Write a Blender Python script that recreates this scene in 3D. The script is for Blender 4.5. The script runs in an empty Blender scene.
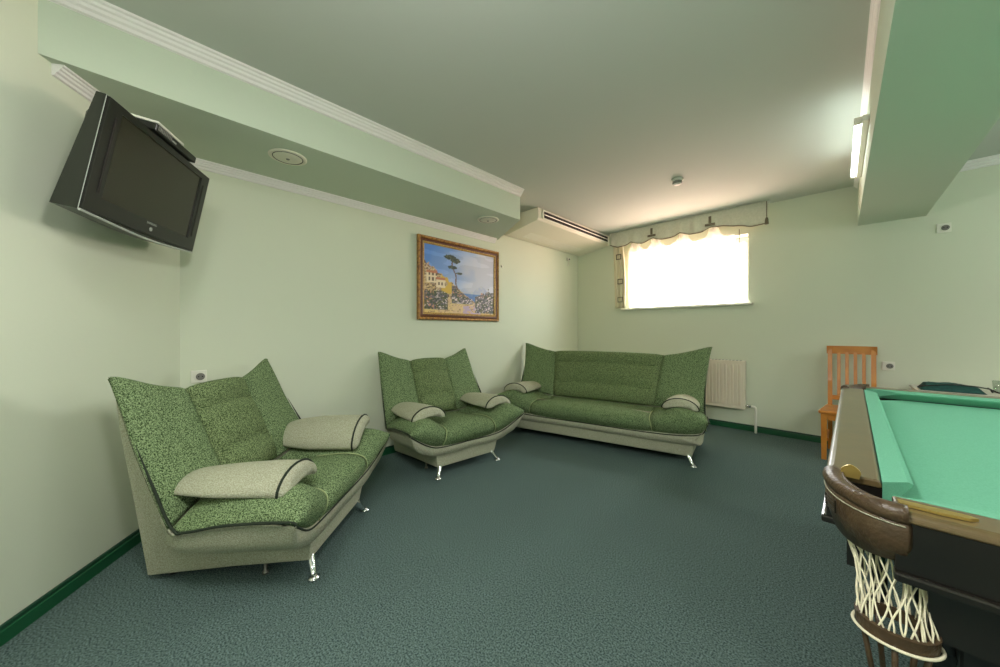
import bpy, bmesh, math, random
from mathutils import Vector, Matrix
random.seed(7)
S = bpy.context.scene
COL = S.collection
PI = math.pi

# ------------------------------------------------------------------ camera, world, exposure
CAM_H, YAW = 1.2, 0.7782
cd = bpy.data.cameras.new('camera'); cam = bpy.data.objects.new('camera', cd); COL.objects.link(cam)
cam.location = (0, 0, CAM_H); cam.rotation_euler = (PI/2, 0, YAW)
cd.sensor_fit = 'HORIZONTAL'; cd.sensor_width = 36.0; cd.lens = 345/1000*36.0
cd.shift_y = -0.00296; cd.clip_start = 0.02
S.camera = cam
S.view_settings.view_transform = 'Standard'; S.view_settings.look = 'None'
S.view_settings.exposure = 0.0; S.view_settings.gamma = 1.0; S.view_settings.use_curve_mapping = False
S.cycles.use_denoising = True
S.cycles.max_bounces = 10; S.cycles.diffuse_bounces = 6; S.cycles.transparent_max_bounces = 12
S.cycles.sample_clamp_indirect = 6.0; S.cycles.caustics_reflective = False; S.cycles.caustics_refractive = False

W = bpy.data.worlds.new('world'); S.world = W; W.use_nodes = True
wn = W.node_tree.nodes; wl = W.node_tree.links; wn.clear()
tc = wn.new('ShaderNodeTexCoord'); sp = wn.new('ShaderNodeSeparateXYZ'); rp = wn.new('ShaderNodeValToRGB')
mp = wn.new('ShaderNodeMath'); mp.operation = 'MULTIPLY_ADD'; mp.inputs[1].default_value = .5; mp.inputs[2].default_value = .5
bg = wn.new('ShaderNodeBackground'); ow = wn.new('ShaderNodeOutputWorld')
rp.color_ramp.elements[0].position = .42; rp.color_ramp.elements[0].color = (1.0, .62, .51, 1)
rp.color_ramp.elements[1].position = .60; rp.color_ramp.elements[1].color = (.92, .96, 1.0, 1)
wl.new(tc.outputs['Generated'], sp.inputs[0]); wl.new(sp.outputs[2], mp.inputs[0]); wl.new(mp.outputs[0], rp.inputs[0])
wl.new(rp.outputs[0], bg.inputs[0]); wl.new(bg.outputs[0], ow.inputs[0])
bg.inputs[1].default_value = 30.0

def area(name, loc, size, power, color=(1, 1, 1), rot=(0, 0, 0), sy=None, portal=False):
    l = bpy.data.lights.new(name, 'AREA'); l.energy = power; l.color = color; l.size = size
    if sy: l.shape = 'RECTANGLE'; l.size_y = sy
    o = bpy.data.objects.new(name, l); COL.objects.link(o); o.location = loc; o.rotation_euler = rot
    if portal: l.cycles.is_portal = True
    return o
area('window_portal', (-1.505, 5.36, 1.945), 1.44, 1, sy=.84, rot=(-PI/2, 0, 0), portal=True)

# ------------------------------------------------------------------ materials
def srgb(r, g, b):
    def f(c):
        c /= 255.0
        return c/12.92 if c <= .04045 else ((c+.055)/1.055)**2.4
    return (f(r), f(g), f(b), 1)
def mat(name, col, rough=.6, metal=0, noise=None, bump=None, spec=.5, emit=None, coat=0):
    """noise=(scale, second colour, contrast); bump=(scale, strength)"""
    m = bpy.data.materials.new(name); m.use_nodes = True
    nt = m.node_tree; b = nt.nodes['Principled BSDF']
    b.inputs['Base Color'].default_value = col; b.inputs['Roughness'].default_value = rough
    b.inputs['Metallic'].default_value = metal; b.inputs['Specular IOR Level'].default_value = spec
    if coat: b.inputs['Coat Weight'].default_value = coat; b.inputs['Coat Roughness'].default_value = .08
    if emit: b.inputs['Emission Color'].default_value = emit[0]; b.inputs['Emission Strength'].default_value = emit[1]
    t = nt.nodes.new('ShaderNodeTexCoord')
    if noise:
        n = nt.nodes.new('ShaderNodeTexNoise'); n.inputs['Scale'].default_value = noise[0]; n.inputs['Detail'].default_value = 3
        r = nt.nodes.new('ShaderNodeValToRGB'); w = noise[2]
        r.color_ramp.elements[0].position = .5-w; r.color_ramp.elements[1].position = .5+w
        r.color_ramp.elements[0].color = noise[1]; r.color_ramp.elements[1].color = col
        nt.links.new(t.outputs['Object'], n.inputs['Vector']); nt.links.new(n.outputs['Fac'], r.inputs[0])
        nt.links.new(r.outputs[0], b.inputs['Base Color'])
    if bump:
        n2 = nt.nodes.new('ShaderNodeTexNoise'); n2.inputs['Scale'].default_value = bump[0]; n2.inputs['Detail'].default_value = 2
        bp = nt.nodes.new('ShaderNodeBump'); bp.inputs['Strength'].default_value = bump[1]; bp.inputs['Distance'].default_value = .01
        nt.links.new(t.outputs['Object'], n2.inputs['Vector']); nt.links.new(n2.outputs['Fac'], bp.inputs['Height'])
        nt.links.new(bp.outputs[0], b.inputs['Normal'])
    return m
M = {}
M['wall'] = mat('wall_paint', srgb(214, 220, 198), .75, noise=(1.3, srgb(211, 217, 196), .3), bump=(60, .04), spec=.25)
M['ceil'] = mat('ceiling_paint', srgb(190, 196, 186), .85, noise=(1.0, srgb(187, 193, 183), .3), spec=.2)
M['soffit'] = mat('soffit_paint', srgb(199, 210, 190), .8, bump=(25, .05), spec=.25)
M['white'] = mat('white_moulding', srgb(232, 230, 226), .6)
M['carpet'] = mat('carpet', srgb(116, 136, 132), .95, noise=(150, srgb(48, 66, 64), .17), bump=(160, .7), spec=.1)
M['base'] = mat('baseboard_paint', srgb(18, 84, 50), .45)
M['basedark'] = mat('baseboard_cap', srgb(18, 62, 42), .5)
M['green'] = mat('green_chenille', srgb(150, 172, 126), .95, noise=(210, srgb(38, 58, 26), .13), bump=(200, .7), spec=.15)
M['greendark'] = mat('dark_green_centre_chenille', srgb(147, 166, 117), .95, noise=(210, srgb(38, 54, 26), .13), bump=(200, .7), spec=.15)
M['beige'] = mat('beige_weave', srgb(194, 195, 172), .95, noise=(200, srgb(150, 150, 125), .2), bump=(170, .5), spec=.15)
M['crease_shade'] = mat('painted_crease_shade', srgb(66, 84, 46), .95)  # shade of the pillow creases put into a darker green
M['seam'] = mat('light_seam', srgb(158, 172, 122), .9)
M['piping'] = mat('dark_piping', srgb(30, 42, 26), .8)
M['chrome'] = mat('chrome', (.82, .83, .84, 1), .12, 1)
M['black'] = mat('black_plastic', srgb(15, 18, 13), .3)
M['tvbody'] = mat('television_case', srgb(24, 29, 20), .35)
M['screen'] = mat('television_screen', srgb(38, 37, 22), .25)
M['silver'] = mat('silver_plastic', srgb(190, 195, 190), .35, .4)
M['plastic'] = mat('white_plastic', srgb(228, 228, 214), .4)
M['grey'] = mat('grey_plastic', srgb(120, 120, 112), .5)
M['acbody'] = mat('air_conditioner_case', srgb(222, 220, 200), .5)
M['darkslot'] = mat('dark_slot', srgb(26, 20, 18), .6)
M['gold'] = mat('gilt_frame', srgb(190, 140, 66), .45, .2, noise=(45, srgb(112, 74, 32), .2), bump=(70, .6))
M['goldlight'] = mat('light_gilt', srgb(226, 188, 112), .45, .15, noise=(80, srgb(150, 105, 50), .25))
M['frameband'] = mat('dark_red_frame_band', srgb(92, 50, 24), .45)
M['oak'] = mat('orange_varnished_wood', srgb(205, 135, 48), .35, noise=(9, srgb(178, 104, 30), .3), coat=.3)
M['felt'] = mat('green_felt', srgb(112, 178, 148), .95, noise=(300, srgb(100, 164, 134), .25), spec=.1)
M['railwood'] = mat('dark_varnished_rail', srgb(104, 86, 54), .30, noise=(14, srgb(88, 74, 48), .3), coat=.5)
M['darkwood'] = mat('black_stained_wood', srgb(26, 22, 17), .3, noise=(12, srgb(16, 14, 11), .3), coat=.4)
M['leather'] = mat('brown_leather', srgb(84, 66, 44), .42, noise=(40, srgb(62, 48, 32), .3), bump=(120, .25))
M['brass'] = mat('brass', srgb(196, 170, 96), .35, .8)
M['cord'] = mat('cream_net_cord', srgb(226, 220, 190), .85)
M['teal'] = mat('teal_cloth', srgb(38, 88, 82), .9, noise=(60, srgb(28, 68, 64), .3))
M['tabletop'] = mat('pale_laminate', srgb(205, 200, 190), .4)
M['valance'] = mat('valance_cloth', srgb(222, 220, 202), .95, noise=(40, srgb(204, 204, 184), .3))
M['valtrim'] = mat('valance_trim', srgb(112, 104, 86), .9)
M['cream'] = mat('cream_drape_cloth', srgb(226, 218, 188), .95)
M['rad'] = mat('radiator_enamel', srgb(226, 216, 196), .4)
M['copper'] = mat('grey_metal', srgb(130, 130, 120), .4, .7)
M['tube'] = mat('fluorescent_tube', (1, 1, 1, 1), .4, emit=((.9, 1.0, 1.0, 1), 12.0))
M['fill_diffuser'] = mat('fill_panel_diffuser', (1, 1, 1, 1), .5, emit=((1, .96, .86, 1), 2.0))  # glow of the added fill panels
M['globe'] = bpy.data.materials.new('fill_globe_shell'); M['globe'].use_nodes = True  # see-through shell of the added fill globes
M['globe'].node_tree.nodes.clear()
_o = M['globe'].node_tree.nodes.new('ShaderNodeOutputMaterial'); _t = M['globe'].node_tree.nodes.new('ShaderNodeBsdfTransparent'); M['globe'].node_tree.links.new(_t.outputs[0], _o.inputs[0])
M['shadegreen'] = mat('green_lamp_shade', srgb(20, 70, 45), .4)
def pane_mat():
    m = bpy.data.materials.new('window_glass'); m.use_nodes = True; nt = m.node_tree; nt.nodes.clear()
    o = nt.nodes.new('ShaderNodeOutputMaterial'); a = nt.nodes.new('ShaderNodeBsdfTransparent'); d = nt.nodes.new('ShaderNodeBsdfGlossy')
    d.inputs['Roughness'].default_value = .02; a.inputs[0].default_value = (.96, .97, .96, 1); x = nt.nodes.new('ShaderNodeMixShader'); x.inputs[0].default_value = .05
    nt.links.new(a.outputs[0], x.inputs[1]); nt.links.new(d.outputs[0], x.inputs[2]); nt.links.new(x.outputs[0], o.inputs[0])
    return m
M['glass'] = pane_mat()
def tumbler_mat():
    m = pane_mat(); m.name = 'tumbler_glass'
    for n in m.node_tree.nodes:
        if n.type == 'BSDF_TRANSPARENT': n.inputs[0].default_value = (.86, .90, .87, 1)
        if n.type == 'MIX_SHADER': n.inputs[0].default_value = .14
    return m
M['tumbler'] = tumbler_mat()
def sheer_mat():
    m = bpy.data.materials.new('sheer_voile'); m.use_nodes = True; nt = m.node_tree; nt.nodes.clear()
    o = nt.nodes.new('ShaderNodeOutputMaterial'); a = nt.nodes.new('ShaderNodeBsdfTransparent'); d = nt.nodes.new('ShaderNodeBsdfDiffuse')
    t = nt.nodes.new('ShaderNodeBsdfTranslucent'); m1 = nt.nodes.new('ShaderNodeMixShader'); m2 = nt.nodes.new('ShaderNodeMixShader')
    d.inputs[0].default_value = (.9, .88, .84, 1); t.inputs[0].default_value = (.95, .93, .9, 1)
    m1.inputs[0].default_value = .6; m2.inputs[0].default_value = .36
    nt.links.new(d.outputs[0], m1.inputs[1]); nt.links.new(t.outputs[0], m1.inputs[2])
    nt.links.new(a.outputs[0], m2.inputs[1]); nt.links.new(m1.outputs[0], m2.inputs[2]); nt.links.new(m2.outputs[0], o.inputs[0])
    return m
M['sheer'] = sheer_mat()

# ------------------------------------------------------------------ mesh helpers
class MB:
    def __init__(s): s.bm = bmesh.new()
    def poly(s, pts, faces):
        v = [s.bm.verts.new(p) for p in pts]
        for f in faces:
            try: s.bm.faces.new([v[i] for i in f])
            except ValueError: pass
        return s
    def box(s, c, d, rz=0, bev=0, mtx=None):
        t = bmesh.new(); bmesh.ops.create_cube(t, size=1)
        for v in t.verts: v.co = Vector((v.co.x*d[0], v.co.y*d[1], v.co.z*d[2]))
        if bev: bmesh.ops.bevel(t, geom=t.edges[:], offset=bev, segments=2, affect='EDGES', profile=.5)
        m = mtx if mtx else Matrix.Translation(c) @ Matrix.Rotation(rz, 4, 'Z')
        return s._merge(t, m)
    def span(s, a, b, bev=0):
        return s.box([(a[i]+b[i])/2 for i in range(3)], [abs(b[i]-a[i]) for i in range(3)], bev=bev)
    def _merge(s, t, m=Matrix()):
        t.verts.index_update()
        v = [s.bm.verts.new(m @ q.co) for q in t.verts]
        for f in t.faces:
            try: s.bm.faces.new([v[q.index] for q in f.verts])
            except ValueError: pass
        t.free(); return s
    def tube(s, pts, r, n=8, closed=False, cap=True):
        pts = [Vector(p) for p in pts]; N = len(pts); rings = []; up = None
        for i, p in enumerate(pts):
            a = pts[(i-1) % N] if (closed or i > 0) else p; b = pts[(i+1) % N] if (closed or i < N-1) else p
            t = (b-a).normalized()
            if up is None: up = Vector((0, 0, 1)) if abs(t.z) < .9 else Vector((1, 0, 0))
            x = t.cross(up)
            if x.length < 1e-6: x = t.cross(Vector((0, 1, .1)))
            x.normalize(); y = x.cross(t).normalized(); up = y
            rr = r[i] if isinstance(r, (list, tuple)) else r
            rings.append([s.bm.verts.new(p + x*rr*math.cos(2*PI*k/n) + y*rr*math.sin(2*PI*k/n)) for k in range(n)])
        for i in range(N if closed else N-1):
            A, B = rings[i], rings[(i+1) % N]
            for k in range(n): s.bm.faces.new([A[k], A[(k+1) % n], B[(k+1) % n], B[k]])
        if cap and not closed: s.bm.faces.new(rings[0][::-1]); s.bm.faces.new(rings[-1])
        return s
    def lathe(s, prof, c=(0, 0, 0), n=32, mtx=None):
        m = mtx or Matrix.Translation(c); rings = []
        for r, z in prof:
            rings.append([s.bm.verts.new(m @ Vector((r*math.cos(2*PI*k/n), r*math.sin(2*PI*k/n), z))) for k in range(n)])
        for A, B in zip(rings, rings[1:]):
            for k in range(n): s.bm.faces.new([A[k], A[(k+1) % n], B[(k+1) % n], B[k]])
        s.bm.faces.new(rings[0][::-1]); s.bm.faces.new(rings[-1]); return s
    def prism(s, pts2, fn0, fn1):
        """closed polygon pts2 mapped by fn0 and fn1 into two 3-D end loops"""
        a = [s.bm.verts.new(fn0(*p)) for p in pts2]; b = [s.bm.verts.new(fn1(*p)) for p in pts2]; n = len(a)
        for i in range(n): s.bm.faces.new([a[i], a[(i+1) % n], b[(i+1) % n], b[i]])
        s.bm.faces.new(a[::-1]); s.bm.faces.new(b); return s
    def grid(s, rows):
        V = [[s.bm.verts.new(p) for p in r] for r in rows]
        for A, B in zip(V, V[1:]):
            for i in range(len(A)-1):
                try: s.bm.faces.new([A[i], A[i+1], B[i+1], B[i]])
                except ValueError: pass
        return s
    def slab(s, rows, off):
        """a closed pad: rows is the outer surface, off(i,j) the vector to the inner one"""
        n, m = len(rows), len(rows[0])
        A = [[s.bm.verts.new(p) for p in r] for r in rows]
        B = [[s.bm.verts.new(Vector(rows[i][j])+Vector(off(i, j))) for j in range(m)] for i in range(n)]
        F = s.bm.faces.new
        for i in range(n-1):
            for j in range(m-1):
                F([A[i][j], A[i][j+1], A[i+1][j+1], A[i+1][j]]); F([B[i][j], B[i+1][j], B[i+1][j+1], B[i][j+1]])
        for i in range(n-1):
            F([A[i][0], A[i+1][0], B[i+1][0], B[i][0]]); F([A[i][-1], B[i][-1], B[i+1][-1], A[i+1][-1]])
        for j in range(m-1):
            F([A[0][j], B[0][j], B[0][j+1], A[0][j+1]]); F([A[-1][j], A[-1][j+1], B[-1][j+1], B[-1][j]])
        return s
    def build(s, name, m, parent=None, smooth=False, sub=0, loc=None, rot=None, weld=False):
        if weld: bmesh.ops.remove_doubles(s.bm, verts=s.bm.verts[:], dist=1e-5)
        bmesh.ops.recalc_face_normals(s.bm, faces=s.bm.faces[:])
        me = bpy.data.meshes.new(name); s.bm.to_mesh(me); s.bm.free()
        for k in (m if isinstance(m, (list, tuple)) else [m]): me.materials.append(k)
        if smooth:
            for p in me.polygons: p.use_smooth = True
        o = bpy.data.objects.new(name, me); COL.objects.link(o)
        if parent: o.parent = parent
        if loc: o.location = loc
        if rot: o.rotation_euler = rot
        if sub:
            md = o.modifiers.new('soft', 'SUBSURF'); md.levels = sub; md.render_levels = sub
        return o
def tag(o, label, cat, group=None):
    o['label'] = label; o['category'] = cat
    if group: o['group'] = group
    return o
def thing(name, label, cat, loc=(0, 0, 0), rz=0, group=None):
    o = bpy.data.objects.new(name, None); COL.objects.link(o); o.empty_display_size = .1
    o.location = loc; o.rotation_euler = (0, 0, rz)
    return tag(o, label, cat, group)
def struct(o): o['kind'] = 'structure'; return o
def copy_tree(o, parent=None):
    c = o.copy(); COL.objects.link(c)
    if parent: c.parent = parent
    for ch in list(o.children): copy_tree(ch, c)
    return c
def cr(p0, p1, p2, p3, t):
    return [.5*((2*b)+(-a+c)*t+(2*a-5*b+4*c-d)*t*t+(-a+3*b-3*c+d)*t**3) for a, b, c, d in zip(p0, p1, p2, p3)]
def spline(pts, n):
    """Catmull-Rom through pts, n samples per span"""
    out = []; L = len(pts)
    for i in range(L-1):
        a = pts[i-1] if i > 0 else [2*x-y for x, y in zip(pts[0], pts[1])]
        d = pts[i+2] if i+2 < L else [2*x-y for x, y in zip(pts[-1], pts[-2])]
        for k in range(n): out.append(cr(a, pts[i], pts[i+1], d, k/n))
    out.append(list(pts[-1])); return out

# ------------------------------------------------------------------ room shell
XB, YC, XD, YE = -3.135, 5.04, 4.6, -2.5
HC, HS, XS, YS = 2.675, 2.365, -2.40, 2.737
AD = Vector((math.sin(1.0009), -math.cos(1.0009), 0)); AN = Vector((-AD.y, AD.x, 0))   # diagonal wall: direction, normal into the room
A0 = Vector((XB, .14, 0)); A1 = A0 + AD*((.14-YE)/-AD.y)
T = .25
struct(MB().prism([(XB-.0, .14), (A1.x, YE), (XD, YE), (XD, YC), (XB, YC)], lambda x, y: (x, y, 0), lambda x, y: (x, y, -.1)).build('floor', M['carpet']))
struct(MB().prism([(XB, .14), (A1.x, YE), (XD, YE), (XD, YC), (XB, YC)], lambda x, y: (x, y, HC), lambda x, y: (x, y, HC+.15)).build('ceiling', M['ceil']))
struct(MB().prism([(XB, .14), (XB, YC+T), (XB-T, YC+T), (XB-T, .14-.1)], lambda x, y: (x, y, -.1), lambda x, y: (x, y, HC+.15)).build('wall_left', M['wall']))
q0, q1 = A0-AN*T, A1-AN*T
struct(MB().prism([(A0.x, A0.y), (A1.x, A1.y), (q1.x, q1.y), (q0.x, q0.y)], lambda x, y: (x, y, -.1), lambda x, y: (x, y, HC+.15)).build('wall_corner', M['wall']))
struct(MB().span((A1.x-.3, YE-T, -.1), (XD+T, YE, HC+.15)).build('wall_front', M['wall']))
struct(MB().span((XD, YE, -.1), (XD+T, YC+T, HC+.15)).build('wall_right', M['wall']))
WX0, WX1, WZ0, WZ1 = -2.23, -.785, 1.53, 2.365
def wall_hole():
    xs = [XB, WX0, WX1, XD]; zs = [-.1, WZ0, WZ1, HC+.15]; b = MB()
    for i in range(3):
        for j in range(3):
            if i == 1 and j == 1: continue
            b.span((xs[i], YC, zs[j]), (xs[i+1], YC+.34, zs[j+1]))
    return b
struct(wall_hole().build('wall_back', M['wall'], weld=True))
# window: white frame, two sashes, pane, sill
wf = MB()
fy0, fy1 = YC+.17, YC+.23
for a, b_ in (((WX0, fy0, WZ0), (WX1, fy1, WZ0+.06)), ((WX0, fy0, WZ1-.06), (WX1, fy1, WZ1)), ((WX0, fy0, WZ0+.06), (WX0+.06, fy1, WZ1-.06)),
              ((WX1-.06, fy0, WZ0+.06), (WX1, fy1, WZ1-.06))): wf.span(a, b_, bev=.006)
win = struct(wf.build('window_1', M['plastic']))
MB().span((WX0+.05, YC+.195, WZ0+.05), (WX1-.05, YC+.203, WZ1-.05)).build('pane', M['glass'], win)
MB().span((WX0-.13, YC-.055, WZ0-.022), (WX1+.05, YC+.17, WZ0+.004), bev=.006).build('window_sill', M['plastic'], win)
# boxed soffit along the left wall
A = lambda x: A0.y + AD.y/AD.x*(x-XB)
struct(MB().prism([(XB, .14), (XS, A(XS)), (XS, YS), (XB, 3.14)], lambda x, y: (x, y, HS), lambda x, y: (x, y, HC)).build('soffit_beam', M['soffit']))
BX0, BX1, BH = .1266, .5674, 2.262
struct(MB().span((BX0, YE, BH), (BX1, YC, HC)).build('beam', M['soffit']))
# cornices: stepped profile (out, down) run between two points
PROF = [(0, 0), (.058, 0), (.058, .012), (.046, .016), (.044, .028), (.034, .033), (.030, .045), (.018, .052), (.014, .066), (0, .070)]
def cornice(name, p, q, nrm, z, k=1.0):
    p, q, nrm = Vector(p), Vector(q), Vector(nrm)
    f = lambda base: (lambda o, d: (base.x+nrm.x*o*k, base.y+nrm.y*o*k, z-d*k))
    return struct(MB().prism(PROF, f(p), f(q)).build(name, M['white']))
cornice('trim_1', (XS, A(XS)), (XS, YS), (1, 0), HC)
cornice('trim_2', (XB, .10), (XB, 3.08), (1, 0), HS, .8)
c1 = A0 + AD*((XS-XB)/AD.x)
cornice('trim_3', (A0.x, A0.y), (c1.x-.055*AD.x, c1.y-.055*AD.y), (AN.x, AN.y), HS, .75)
en = Vector((3.14-YS, XB-XS)).normalized(); en = -en if en.y < 0 else en
cornice('trim_4', (XS, YS), (XB, 3.14), (en.x, en.y), HC, .7)
cornice('trim_5', (BX0, YE), (BX0, YC), (-1, 0), HC, .5)
cornice('trim_6', (BX1, YC), (XD, YC), (0, -1), HC)
cornice('trim_7', (BX1, YE), (BX1, YC), (1, 0), HC)
cornice('trim_8', (c1.x, c1.y), (A1.x, A1.y), (AN.x, AN.y), HC)
# baseboards with a dark cap strip
BP = [(0, 0), (.016, 0), (.016, .052), (.012, .056), (0, .056)]
BC = [(0, .0562), (.011, .0562), (.009, .070), (0, .072)]
def baseboard(side, p, q, nrm):
    p, q, nrm = Vector(p), Vector(q), Vector(nrm)
    f = lambda base: (lambda o, u: (base.x+nrm.x*o, base.y+nrm.y*o, u))
    o = struct(MB().prism(BP, f(p), f(q)).build('baseboard_'+side, M['base']))
    MB().prism(BC, f(p), f(q)).build('cap_strip', M['basedark'], o)
baseboard('left', (XB, .14), (XB, YC), (1, 0)); baseboard('corner', (A0.x, A0.y), (A1.x, A1.y), (AN.x, AN.y))
baseboard('back', (XB, YC), (XD, YC), (0, -1)); baseboard('right', (XD, YE), (XD, YC), (-1, 0))

# ------------------------------------------------------------------ upholstered seats (local: x forward, y across, z up)
# control net (s, t, z): centre, seam, mid-wing, edge - one row per station from the front lip over the seat and up the back
SEAT = [[(0, -.004, .255), (.27, -.004, .255), (.41, .018, .295), (.585, .066, .408)],
        [(0, .034, .325), (.262, .034, .326), (.43, .050, .40), (.594, .076, .420)],
        [(0, .008, .385), (.245, .008, .388), (.43, .015, .462), (.592, .062, .432)],
        [(0, -.11, .412), (.240, -.11, .408), (.425, -.10, .488), (.585, -.05, .428)],
        [(0, -.28, .398), (.232, -.28, .392), (.41, -.27, .468), (.576, -.24, .410)],
        [(0, -.43, .380), (.222, -.43, .376), (.395, -.41, .435), (.563, -.39, .378)],
        [(0, -.50, .395), (.212, -.50, .392), (.38, -.475, .43), (.553, -.462, .382)]]
BACK = [[(0, -.505, .40), (.208, -.505, .40), (.375, -.485, .43), (.553, -.465, .385)],
        [(0, -.530, .51), (.202, -.535, .51), (.36, -.545, .53), (.540, -.545, .53)],
        [(0, -.590, .66), (.198, -.605, .66), (.35, -.625, .68), (.522, -.640, .71)],
        [(0, -.655, .81), (.196, -.675, .81), (.345, -.70, .845), (.508, -.712, .88)],
        [(0, -.708, .895), (.196, -.722, .90), (.335, -.745, .925), (.497, -.770, 1.0)],
        [(0, -.752, .872), (.196, -.760, .876), (.333, -.778, .905), (.490, -.788, .982)]]
UNDER = [[(0, .004, .190), (.325, .004, .190), (.46, .024, .255), (.588, .074, .396)],
         [(0, -.12, .190), (.335, -.12, .190), (.475, -.10, .26), (.578, -.05, .415)],
         [(0, -.28, .190), (.335, -.28, .190), (.475, -.27, .25), (.570, -.24, .396)],
         [(0, -.43, .195), (.34, -.43, .195), (.47, -.41, .245), (.558, -.39, .366)],
         [(0, -.56, .24), (.345, -.56, .25), (.465, -.53, .275), (.550, -.47, .375)],
         [(0, -.62, .50), (.335, -.62, .50), (.445, -.595, .505), (.538, -.555, .53)],
         [(0, -.69, .68), (.33, -.69, .68), (.435, -.675, .69), (.520, -.655, .71)],
         [(0, -.735, .80), (.25, -.738, .80), (.40, -.742, .83), (.506, -.725, .88)],
         [(0, -.750, .845), (.22, -.755, .848), (.36, -.775, .885), (.490, -.788, .975)]]
OVER_IDX = [(SEAT, 0), (SEAT, 3), (SEAT, 4), (SEAT, 5), (SEAT, 6), (BACK, 1), (BACK, 2), (BACK, 3), (BACK, 4)]

def make_seat(name, label, cat, loc, rz, group, wide=0.0, wide_back=0.0, seam_w=0.0, seam_b=0.0, wide_base=0.0, back_low=0.0, tall=0.0):
    """wide*: how much further out than the armchair the edges and seams of the long sofa lie"""
    root = thing(name, label, cat, loc, rz, group)
    sS = lambda k: (0, seam_w, (seam_w+wide)/2, wide)[k]
    def row(net, i, over):
        out = []
        for k, (s, t, z) in enumerate(net[i]):
            if over == 'seat': d = (0, seam_w, (wide_base*.9 if i < 2 else (seam_w+wide)/2), wide)[k]
            elif over == 'back':
                f = min(1, i/4.0); dd = (0, seam_b, (seam_b+wide_back)/2, wide_back)[k]
                d = sS(k)*(1-f)+dd*f-(back_low*math.sin(PI*min(1, i/4.0+.12)) if k == 3 and i < 4 else 0)
            else:
                f = max(0, min(1, (i-4)/4.0)); d = (0, wide_base*.95, wide_base*.80, wide*.985)[k]*(1-f) + (0, wide_back, wide_back, wide_back)[k]*f-(back_low*math.sin(PI*min(1, f+.12)) if k == 3 and 3 < i < 8 else 0)
            out.append((s+d, t, z+(tall*min(1, i/4.0)**1.5 if over == 'back' else 0)))
        return out
    def dense(net, over, lo, hi, nu, nv, rows=None):
        """upsampled half surface between control columns lo..hi -> list of rows of (s,t,z)"""
        rows = [row(net, i, over) for i in range(len(net))] if rows is None else rows
        cols = [spline([r[k] for r in rows], nu) for k in range(4)]
        return [spline([cols[k][u] for k in range(4)], nv)[lo*nv:hi*nv+1] for u in range(len(cols[0]))]
    def toxyz(r, sg): return [(t, sg*s, z) for s, t, z in r]
    def normal(rows, i, j):
        n, m = len(rows), len(rows[0])
        a = Vector(rows[min(i+1, n-1)][j])-Vector(rows[max(i-1, 0)][j]); b = Vector(rows[i][min(j+1, m-1)])-Vector(rows[i][max(j-1, 0)])
        v = b.cross(a)
        return v.normalized() if v.length > 1e-9 else Vector((0, 0, 1))
    def puff(rows, amt, thick, flip, prof=None):
        n, m = len(rows), len(rows[0]); out = []; N = [[None]*m for _ in range(n)]
        for i in range(n):
            r = []
            for j in range(m):
                nn = normal(rows, i, j)*(-1 if flip else 1); N[i][j] = nn
                x = j/(m-1); y = i/(n-1)
                w = min(1, (4*x*(1-x)))**(1.0 if prof and y > .86 else .5)*(prof(y) if prof else min(1, 4*y*(1-y)*1.6)**.5)
                pin = .006 if y < .8 else .006*max(0, (1-y)/.2)
                r.append(Vector(rows[i][j])+nn*(amt*w-pin*(1-w)))
            out.append(r)
        return out, (lambda i, j: -N[i][j]*thick)
    def panel(name, rows, amt, thick, flip, m, prof=None):
        o_rows, off = puff(rows, amt, thick, flip, prof)
        return MB().slab(o_rows, off).build(name, m, root, smooth=True)
    def full(h):   # mirror a half row set into a full one
        return [toxyz(r, -1)[::-1][:-1] + toxyz(r, 1) for r in h]
    nu, nv = 7, 8
    panel('seat_cushion', full(dense(SEAT, 'seat', 0, 1, nu, nv)), .026, .04, False, M['green'], lambda y: min(1, .35+2.2*y)*(1 if y < .8 else max(.15, 1-(y-.8)*4)))
    pc = lambda y: max(.0, abs(math.sin(3*PI*min(1, y/.86))))**.45 if y < .86 else .4*(1-(y-.86)/.14)
    bk = full(dense(BACK, 'back', 0, 1, 10, nv))
    bc = panel('backrest_cushion', bk, .040, .04, False, M['greendark'], pc)
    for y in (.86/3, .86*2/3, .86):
        MB().tube([Vector(p)+Vector((.001, 0, 0)) for p in bk[round(y*(len(bk)-1))][1:-1]], .005, 6).build('seam', M['crease_shade'], bc, smooth=True)  # dark strips standing in for the shade between the back pillows
    for sg in (-1, 1):
        h = dense(SEAT, 'seat', 1, 3, nu, nv)
        panel('seat_side', [toxyz(r, sg) for r in h], .026, .016, sg < 0, M['green'])
        h = dense(BACK, 'back', 1, 3, nu, nv)
        panel('backrest_side', [toxyz(r, sg) for r in h], .014, .014, sg < 0, M['green'])
    for sg in (-1, 1):
        sc = spline([row(SEAT, i, 'seat')[1] for i in range(5)], 5)
        MB().tube([(t+.003, sg*s_, z+.002) for s_, t, z in sc], .004, 6).build('seam', M['seam'], root, smooth=True)
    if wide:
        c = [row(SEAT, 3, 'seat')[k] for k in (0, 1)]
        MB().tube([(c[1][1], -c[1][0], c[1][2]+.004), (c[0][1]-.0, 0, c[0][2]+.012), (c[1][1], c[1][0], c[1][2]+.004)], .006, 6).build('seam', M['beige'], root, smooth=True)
    # beige shell under and behind the cushions
    und = dense(UNDER, 'under', 0, 3, 5, 6)
    orow = []
    for net, i in OVER_IDX:
        rr = row(net, i, 'seat' if net is SEAT else 'back'); orow.append(rr)
    ovr = dense(None, None, 0, 3, 5, 6, rows=orow)
    b = MB()
    U = full(und); O = full(ovr)
    n, m = len(U), len(U[0])
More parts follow.
